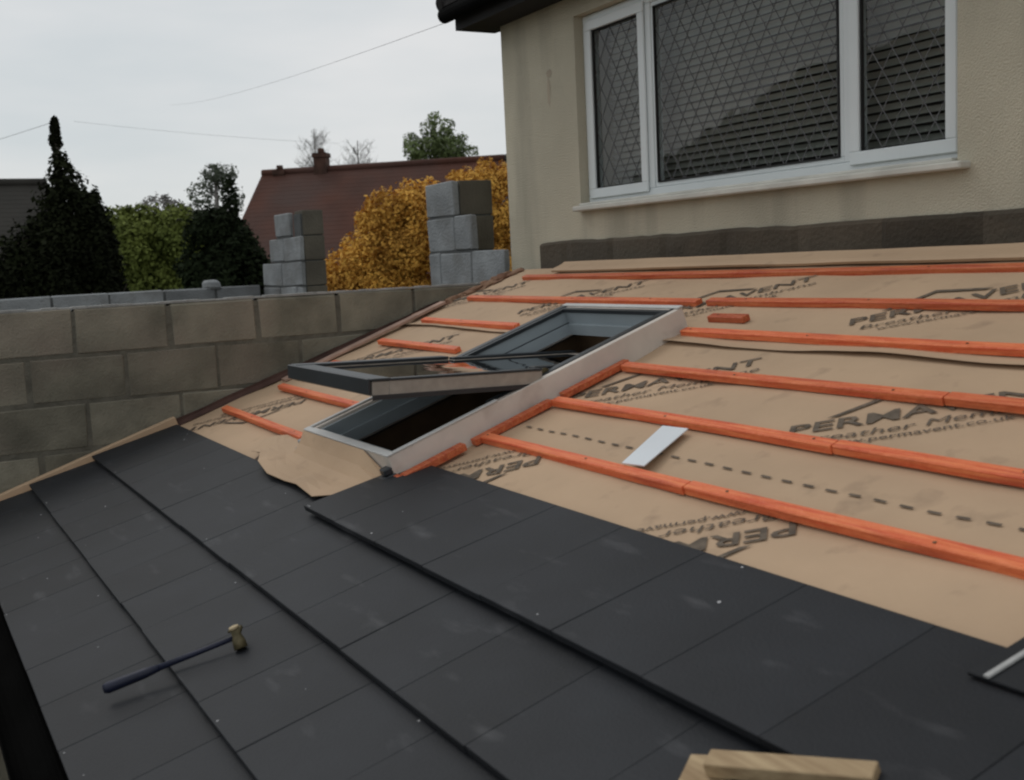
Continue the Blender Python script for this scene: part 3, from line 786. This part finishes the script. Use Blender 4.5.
# ================================================================ NEIGHBOURHOOD
def gable_house(name, c, rot, L_, W_, he, hrdg, label, cat='house', tile=M_redtile, wallm=M_house2, chim=(), tile2=None, split=None, hip=0., nc=26):
    root = empty(name, (*c, 0), label, cat)
    Mx = Matrix.Translation((*c, 0)) @ Matrix.Rotation(rot, 4, 'Z')
    f = lambda x, y, z: Mx @ Vector((x, y, z))
    bm = nb(); box(bm, -L_ / 2 + .3 - hip, L_ / 2 - .3, -W_ / 2 + .3, W_ / 2 - .3, 0, he, f)
    for sx in ((-1, 1) if not hip else (1,)):
        x = sx * (L_ / 2 - .3)
        poly_prism(bm, [f(x, -W_ / 2 + .3, he), f(x, W_ / 2 - .3, he), f(x, 0, hrdg - .3)], (f(-sx * .2, 0, 0) - f(0, 0, 0)))
    link('wall', bm, wallm, root)
    def roofpart(xa, xb, m):
        bm = nb(); n = nc; hp = hip if xa < -L_ / 2 + .01 else 0
        for sy in (-1, 1):
            for k in range(n):       # courses of tiles, each a step
                t0, t1 = k / n, (k + 1) / n
                y0, y1 = sy * W_ / 2 * (1 - t0), sy * W_ / 2 * (1 - t1)
                z0, z1 = he + (hrdg - he) * t0, he + (hrdg - he) * t1
                h0, h1 = xa - hp * (1 - t0), xa - hp * (1 - t1)
                vs = [bm.verts.new(q) for q in (f(h0, y0, z0 + .004), f(xb, y0, z0 + .004), f(xb, y1, z1), f(h1, y1, z1), f(h0, y0, z0 - .1), f(xb, y0, z0 - .1), f(xb, y1, z1 - .1), f(h1, y1, z1 - .1))]
                for q in ((0, 1, 2, 3), (7, 6, 5, 4), (0, 4, 5, 1), (1, 5, 6, 2), (2, 6, 7, 3), (3, 7, 4, 0)): bm.faces.new([vs[i] for i in q])
        if hp:
            for k in range(n):
                t0, t1 = k / n, (k + 1) / n; a0, a1 = W_ / 2 * (1 - t0) + .0, W_ / 2 * (1 - t1)
                z0, z1 = he + (hrdg - he) * t0, he + (hrdg - he) * t1; h0, h1 = xa - hp * (1 - t0) - .01, xa - hp * (1 - t1) - .01
                bm.faces.new([bm.verts.new(q) for q in (f(h0, a0, z0 + .004), f(h0, -a0, z0 + .004), f(h1, -a1, z1), f(h1, a1, z1))])
                bm.faces.new([bm.verts.new(q) for q in (f(h0, a0, z0 - .03), f(h0, -a0, z0 - .03), f(h0, -a0, z0 + .004), f(h0, a0, z0 + .004))])
        bmesh.ops.recalc_face_normals(bm, faces=bm.faces[:])
        tube(bm, [f(xa, 0, hrdg + .0), f(xb, 0, hrdg + .0)], .11, 8)
        r = link('roof', bm, m, root)
        return r
    if split is None: rf = roofpart(-L_ / 2, L_ / 2, tile)
    else: rf = roofpart(-L_ / 2, split - .01, tile); roofpart(split + .01, L_ / 2, tile2)
    for (x, w, h) in chim:
        bm = nb(); box(bm, x - w / 2, x + w / 2, -w / 2, w / 2, hrdg - .8, hrdg + h, f); box(bm, x - w / 2 - .03, x + w / 2 + .03, -w / 2 - .03, w / 2 + .03, hrdg + h + .001, hrdg + h + .12, f)
        ch = link('chimney', bm, M_brick, root)
        bm = nb(); tube(bm, [f(x, 0, hrdg + h + .12), f(x, 0, hrdg + h + .26)], [.10, .09], 10); link('chimney_pot', bm, M_brick, root)
    for x in (-L_ / 4, L_ / 5):
        bm = nb(); box(bm, x - .7, x + .7, -W_ / 2 + .25, -W_ / 2 + .299, 1.0, 2.1, f); link('window', bm, M_gasket, root)
    return root
# red roofed bungalow: ridge roughly parallel to the picture
A_ = Vector((-31.15, 9.85)); B_ = Vector((-25.2, 17.2)); dd = B_ - A_
gable_house('red_roofed_house', ((A_ + B_) / 2)[:], math.atan2(dd.y, dd.x), dd.length, 8.0, 3.1, 6.17, 'low house with a long dull red tiled roof and a brick chimney', chim=((-2.95, .36, .34), (-4.2, .30, -.06)), split=2.3, tile2=M_redtile2)
gable_house('dark_roofed_house', (-28.3, .2), R(90), 7.0, 7.0, 3.0, 5.72, 'dark low house at the left edge behind the ivy', tile=M_brownroof)
gable_house('brown_roofed_house', (-15.9, -12.6), R(0), 7.6, 6.0, 4.6, 7.6, 'brown roofed house seen only mirrored in the leaded window', tile=M_brownroof, hip=4.6, nc=90)

class Leaves:
    def __init__(self): self.v = []; self.f = []
def leaf_cloud(bm, blobs, n, size, aspect=.6, shell=.55, droop=.0, mi=0, sub=None):
    """leaf sized faces scattered through lumpy volumes"""
    tot = sum(b[3] * b[4] * b[5] if len(b) > 4 else b[3] ** 3 for b in blobs)
    own = isinstance(bm, Leaves)
    rg, ru = random.gauss, random.uniform; n3 = noise.noise
    for b in blobs:
        c = Vector(b[:3]); r = Vector(b[3:6]) if len(b) > 4 else Vector((b[3],) * 3)
        k = int(n * (r.x * r.y * r.z) / tot)
        for _ in range(k):
            d = Vector((rg(0, 1), rg(0, 1), rg(0, 1))).normalized()
            q = random.random() ** (1 / 3.) * (1 - shell) + shell * ru(.7, 1.08)
            q *= 1 + .32 * n3(Vector((d.x * 2.3 + b[0], d.y * 2.3 + b[1], d.z * 2.3 + b[2])))
            p = c + Vector((d.x * r.x, d.y * r.y, d.z * r.z)) * q
            if n3(p * 3.1) < -.25 and random.random() < .6: continue
            if p.z < .1: continue
            nn = (d + Vector((rg(0, .7), rg(0, .7), rg(0, .7) + .3))).normalized()
            a = Vector((rg(0, 1), rg(0, 1), rg(0, 1))); a = (a - nn * a.dot(nn)).normalized(); e = nn.cross(a) * aspect
            s = size * ru(.45, 1.6); pts = (p - a * s, p - e * s, p + a * s, p + e * s)
            if own:
                i = len(bm.v); bm.v.extend(pts); bm.f.append((i, i + 1, i + 2, i + 3))
            else: bm.faces.new([bm.verts.new(v) for v in pts])
def link_leaves(name, lv, m, parent):
    off = wloc(parent); me = bpy.data.meshes.new(name)
    me.from_pydata([v - off for v in lv.v], [], lv.f); me.materials.append(m)
    o = bpy.data.objects.new(name, me); COL.objects.link(o); o.parent = parent; return o
def limbs(bm, base, top, r, n, spread, seed, twig=0, zmin=.35):
    rnd = random.Random(seed); base = Vector(base); top = Vector(top)
    mid = base.lerp(top, .5) + Vector((rnd.uniform(-.1, .1), rnd.uniform(-.1, .1), 0)) * spread
    tube(bm, [base, mid, top], [r, r * .7, r * .25], 8)
    for _ in range(n):
        t = rnd.uniform(zmin, .95); p = base.lerp(top, t)
        a = rnd.uniform(0, 6.28); l = spread * rnd.uniform(.5, 1.) * (1.15 - t)
        q = p + Vector((math.cos(a) * l, math.sin(a) * l, l * rnd.uniform(.5, 1.3)))
        m_ = p.lerp(q, .5) + Vector((0, 0, -.08 * l))
        tube(bm, [p, m_, q], [r * .35 * (1.1 - t), r * .22 * (1.1 - t), r * .07], 5, cap=False)
        for _k in range(twig):
            s = rnd.uniform(.3, 1); pp = p.lerp(q, s); dv = Vector((rnd.gauss(0, 1), rnd.gauss(0, 1), rnd.uniform(.4, 1.8))).normalized() * l * rnd.uniform(.25, .6)
            tube(bm, [pp, pp + dv], [r * .07, r * .03], 4, cap=False)
def tree(name, base, h, crown, n, size, leaf, label, cat, group=None, trunk_r=.12, seed=1, bark=M_bark, nl=8, spread=1., shell=.5, twig=0, trunk=True, zmin=.35):
    root = empty(name, (base[0], base[1], 0), label, cat, group)
    if trunk:
        bm = nb(); limbs(bm, (base[0], base[1], 0), (base[0], base[1], h), trunk_r, nl, spread, seed, twig, zmin); link('trunk', bm, bark, root)
    if n:
        lv = Leaves(); leaf_cloud(lv, crown, n, size, shell=shell); link_leaves('crown', lv, leaf, root)
    return root
def px(x, y, d):
    """world point at distance d out along a bearing, used to lay out the far planting: returns floats"""
    return None

# bearings: the view looks to -x; far planting sits between 10 and 45 m out
def blobset(c, rx, ry, rz, k, r, seed, top=1.):
    rnd = random.Random(seed); out = []
    for _ in range(k):
        a = rnd.uniform(0, 6.28); q = math.sqrt(rnd.random()); z = rnd.uniform(-1, 1) * top
        s = math.sqrt(max(0, 1 - z * z * .8))
        rr_ = r * rnd.uniform(.6, 1.25)
        out.append((c[0] + rx * q * math.cos(a) * s, c[1] + ry * q * math.sin(a) * s, c[2] + rz * z, rr_, rr_, rr_ * .9))
    return out
# ivy covered pole in the dark evergreen mass at the left
root = empty('telegraph_pole', (-16.3, 2.33, 0), 'tall weathered pole with an ivy clump at its tip, rising from the dark evergreens', 'pole')
bm = nb(); tube(bm, [(-16.3, 2.33, 0), (-16.3, 2.31, 3), (-16.3, 2.30, 5.45)], [.12, .08, .045], 10); link('pole', bm, M_pole, root)
lv = Leaves(); leaf_cloud(lv, [(-16.3, 2.31, 5.46, .065, .065, .14), (-16.3, 2.30, 5.30, .085, .085, .13), (-16.3, 2.32, 5.54, .045, .045, .10)], 2200, .024); link_leaves('ivy', lv, M_ivy, root)
G2 = 'dark evergreens at the left'
tree('conifer', (-16.0, 2.45), 4.6, [(-16.05, 2.36, 4.2, .42, .42, .62), (-16.05, 2.33, 4.55, .26, .27, .40), (-16.1, 2.32, 4.82, .17, .17, .32), (-16.15, 2.31, 5.02, .10, .10, .22), (-16.1, 2.25, 3.7, .6, .5, .7), (-16, 2.2, 3.0, .7, .62, 1.3), (-16, 2.2, 1.6, .8, .8, 1.6), (-16.1, 2.32, 4.95, .09, .09, .16)], 64000, .034, M_ivy, 'dark narrow evergreen hugging the ivy topped pole', 'tree', G2, seed=3)
tree('conifer', (-15.9, 2.65), 4.3, [(-15.9, 2.64, 4.0, .25, .20, .60), (-15.8, 2.66, 3.4, .36, .25, .9), (-15.8, 2.66, 2.4, .5, .32, 1.5), (-15.95, 2.6, 4.2, .16, .17, .34)], 30000, .036, M_ivy, 'dark evergreen with a rounded shoulder right of the pole', 'tree', G2, seed=4)
tree('conifer', (-15.9, 1.75), 4.0, [(-16.0, 1.85, 3.35, .50, .42, .85), (-16, 1.6, 3.0, .5, .55, 1.0), (-16, 1.5, 2, .6, 1., 1.6), (-16.1, 2.0, 3.9, .22, .20, .40)], 36000, .036, M_ivy, 'broad dark evergreen just left of the pole', 'tree', G2, seed=5)
tree('conifer', (-15.7, .9), 3.7, [(-16.0, 1.1, 3.05, .55, .60, .8), (-16, .3, 3.0, .6, .8, .9), (-16, .5, 1.8, .7, 1.3, 1.6)], 30000, .036, M_ivy, 'low dark evergreen at the left edge of the picture', 'tree', G2, seed=6)
G3 = 'bushes beyond the wall'
tree('bush', (-20.6, 4.2), 4.2, blobset((-20.7, 4.0, 3.45), .7, .95, .95, 22, .42, 11) + [(-20.7, 3.5, 3.6, .6, .55, .75), (-20.7, 4.2, 3.2, .9, 1.1, .9), (-20.7, 4.2, 2.2, 1., 1.2, 1.6)], 80000, .038, M_green, 'bright green leafy bush in the gap beyond the far wall', 'bush', G3, seed=11, trunk_r=.07)
tree('bush', (-21.2, 3.55), 4.7, blobset((-21.2, 3.55, 4.15), .35, .45, .65, 12, .26, 12), 7000, .032, M_green2, 'loose paler green bush rising beside the dark evergreens', 'bush', G3, seed=12, trunk_r=.05, twig=4, nl=12, spread=.6)
tree('bush', (-20.2, 5.1), 4.3, blobset((-20.2, 4.95, 3.5), .5, .55, .85, 16, .38, 13) + [(-20.2, 4.9, 2.6, .7, .7, 1.3)], 32000, .036, M_green, 'yellowish green bush left of the dark shrub', 'bush', G3, seed=13, trunk_r=.05, twig=4, nl=10, spread=.7)
tree('bush', (-24, 5.2), 4.9, blobset((-24, 5.3, 4.2), .6, 1.2, .6, 14, .42, 14), 12000, .034, M_twig, 'brownish twiggy thicket behind the green bushes', 'bush', G3, seed=14, trunk_r=.05, twig=5, nl=14, spread=1.)
tree('shrub', (-14.0, 3.8), 3.9, blobset((-14.0, 3.80, 3.35), .35, .36, .65, 18, .24, 21) + [(-14, 3.9, 2.9, .6, .62, 1.1), (-14.0, 3.98, 4.22, .13, .10, .44), (-14.0, 3.95, 3.85, .24, .20, .40), (-14.0, 3.7, 4.0, .12, .10, .34), (-14.1, 3.45, 3.8, .10, .09, .34)], 46000, .030, M_shrub, 'dark upright shrub in front of the red roofed house', 'shrub', seed=21, twig=3, nl=14, spread=.5)
tree('bush', (-22.0, 6.0), 5.3, blobset((-22.0, 6.02, 4.7), .4, .45, .72, 14, .25, 22), 4500, .030, M_paleleaf, 'pale leaved airy tree between the dark shrub and the red roof', 'tree', seed=22, twig=6, nl=18, spread=.9, bark=M_twig)
# golden bushes
gb = []
for (px_, y_, z_, r_b) in ((0, 4.10, 3.22, .16), (0, 4.02, 3.05, .2), (0, 4.5, 3.66, .13), (0, 4.66, 3.92, .12), (0, 4.85, 4.14, .13), (0, 5.22, 4.2, .15), (0, 5.4, 4.18, .2), (0, 4.2, 3.4, .12), (0, 4.26, 3.25, .20), (0, 4.40, 3.45, .22), (0, 4.58, 3.62, .24), (0, 4.72, 3.86, .24), (0, 4.92, 4.0, .26), (0, 5.12, 4.02, .27), (0, 5.3, 4.0, .27), (0, 4.35, 3.05, .30), (0, 4.6, 3.2, .36), (0, 4.85, 3.5, .42), (0, 5.15, 3.6, .42), (0, 5.0, 3.0, .5), (0, 4.6, 2.6, .6)):
    for _ in range(2): gb.append((-11.2 + random.uniform(-.16, .16), y_ + random.uniform(-.05, .05), z_ + random.uniform(-.06, .03), r_b, r_b * .9, r_b * .85))
tree('golden_bush', (-11.2, 4.75), 3.5, gb, 75000, .019, M_gold, 'golden orange leaved bush between the two stepped block corners', 'bush', 'golden bushes', seed=31, trunk_r=.06)
gb = []
for (y_, z_, r_b) in ((5.25, 4.08, .2), (5.3, 3.9, .26), (5.5, 4.28, .11), (5.9, 4.40, .12), (5.45, 4.10, .20), (5.62, 4.22, .22), (5.82, 4.20, .24), (6.02, 4.25, .22), (6.2, 4.2, .2), (5.6, 3.85, .32), (5.9, 3.8, .36), (6.15, 3.8, .3), (5.8, 3.2, .5)):
    for _ in range(2): gb.append((-10.72 + random.uniform(-.16, .16), y_ + random.uniform(-.05, .05), z_ + random.uniform(-.05, .04), r_b, r_b * .9, r_b * .85))
tree('golden_bush', (-10.7, 5.8), 3.8, gb, 45000, .019, M_gold, 'golden orange leaved bush next to the corner of the house', 'bush', 'golden bushes', seed=32, trunk_r=.06)
# trees behind the red roof
lt_ = []
for (dy, z_, r_b) in ((-.95, 7.55, .45), (-.75, 7.95, .35), (-.35, 7.7, .5), (-.35, 8.3, .35), (-.15, 8.65, .28), (.2, 7.6, .5), (.45, 8.1, .42), (.65, 8.5, .3), (.95, 7.7, .45), (1.2, 8.0, .28), (1.25, 7.5, .3), (0, 7.2, .6), (-.7, 7.2, .45), (.8, 7.2, .5)):
    lt_.append((-36.6 + random.uniform(-.5, .5), 18.05 + dy, z_ - .12, r_b, r_b, r_b * .95))
tree('leafy_tree', (-36.6, 18.1), 8.3, lt_, 9500, .05, M_green3, 'round headed green tree above the red roof', 'tree', seed=41, trunk_r=.16, nl=16, spread=1.6, shell=.3, twig=3)
for (x, y, h, s, lab) in ((-40.7, 15.0, 8.7, 51, 'taller bare tree behind the red roof, nearest the chimney'), (-40.1, 16.5, 8.2, 52, 'shorter bare tree behind the red roof, right of the taller one')):
    tree('bare_tree', (x, y), h, [], 0, .1, None, lab, 'tree', 'bare trees behind the red roof', trunk_r=.07, seed=s, bark=M_twig, nl=90, spread=2.6, twig=9, zmin=.66)
# overhead wires
def wire(pts, label, r=.012):
    bm = nb(); P = []
    a, b = Vector(pts[0]), Vector(pts[1]); n = 14
    for i in range(n + 1):
        t = i / n; P.append(a.lerp(b, t) - Vector((0, 0, pts[2] * 4 * t * (1 - t))))
    tube(bm, P, r, 5); tagit(link('overhead_wire', bm, M_cable), label, 'wire', 'overhead wires')
wire(((-31.16, 7.42, 8.03), (-6.08, 3.2, 4.86),   .12), 'thin wire climbing from the distance to the eaves of the cream house', .0016)
wire(((-16.35, 2.28, 5.55), (-45.0, -3.2, 7.9), .5), 'thin wire running left from the tip of the ivy topped pole', .003)
wire(((-26.7, 4.2, 6.95), (-24.4, 9.6, 6.25), .05), 'faint wire level with the tip of the ivy topped pole', .0025)

# ================================================================ LIGHT, SKY, CAMERA
w = bpy.data.worlds.new('World'); scn.world = w; w.use_nodes = True; nt = w.node_tree; N = nt.nodes; L = nt.links
bg = N['Background']; bg.inputs['Strength'].default_value = .1
sky = N.new('ShaderNodeTexSky'); sky.sky_type = 'NISHITA'; sky.sun_disc = False
SEL, SAZ = R(52), R(252)     # elevation; direction of the sun counted clockwise from +y
sky.sun_elevation = SEL; sky.sun_rotation = SAZ
tc = N.new('ShaderNodeTexCoord'); mp = N.new('ShaderNodeMapping'); mp.inputs['Scale'].default_value = (1, 1, 4)
nz = N.new('ShaderNodeTexNoise'); nz.inputs['Scale'].default_value = 1.7; nz.inputs['Detail'].default_value = 5
L.new(tc.outputs['Generated'], mp.inputs[0]); L.new(mp.outputs[0], nz.inputs['Vector'])
rp_ = N.new('ShaderNodeValToRGB'); e = rp_.color_ramp.elements
e[0].position = .36; e[0].color = (5.55, 5.95, 6.1, 1); e[1].position = .60; e[1].color = (7.1, 7.1, 7.05, 1)
L.new(nz.outputs['Fac'], rp_.inputs[0])
mx = N.new('ShaderNodeMix'); mx.data_type = 'RGBA'; mx.inputs['Factor'].default_value = .93
L.new(sky.outputs[0], mx.inputs['A']); L.new(rp_.outputs[0], mx.inputs['B']); L.new(mx.outputs['Result'], bg.inputs['Color'])
sun = bpy.data.lights.new('sun', 'SUN'); sun.energy = .5; sun.angle = R(25); sun.color = (1, .96, .9)
so = bpy.data.objects.new('sun', sun); COL.objects.link(so); so.location = (0, 0, 20)
dv = Vector((math.sin(SAZ) * math.cos(SEL), math.cos(SAZ) * math.cos(SEL), math.sin(SEL)))
so.rotation_euler = (-dv).to_track_quat('-Z', 'Y').to_euler()

cam = bpy.data.cameras.new('camera'); co = bpy.data.objects.new('camera', cam); COL.objects.link(co); scn.camera = co
cam.sensor_fit = 'HORIZONTAL'; cam.sensor_width = 36; cam.lens = 36 * 1100 / 1024; cam.clip_start = .02; cam.clip_end = 1500
yaw, pit, rol = R(-60.41015163), R(6.76269899), R(2.78866433)
fw = Vector((math.sin(yaw) * math.cos(pit), math.cos(yaw) * math.cos(pit), -math.sin(pit)))
rt = Vector((math.cos(yaw), -math.sin(yaw), 0)); dn = fw.cross(rt)
r2 = rt * math.cos(rol) + dn * math.sin(rol); d2 = -rt * math.sin(rol) + dn * math.cos(rol)
co.matrix_world = Matrix(((r2.x, -d2.x, -fw.x, EYE.x), (r2.y, -d2.y, -fw.y, EYE.y), (r2.z, -d2.z, -fw.z, EYE.z), (0, 0, 0, 1)))
cam.dof.use_dof = True; cam.dof.focus_distance = 4.6; cam.dof.aperture_fstop = 5.6

scn.render.engine = 'CYCLES'
scn.view_settings.view_transform = 'Standard'; scn.view_settings.look = 'None'; scn.view_settings.exposure = .1; scn.view_settings.gamma = 1
scn.cycles.filter_width = 2.2
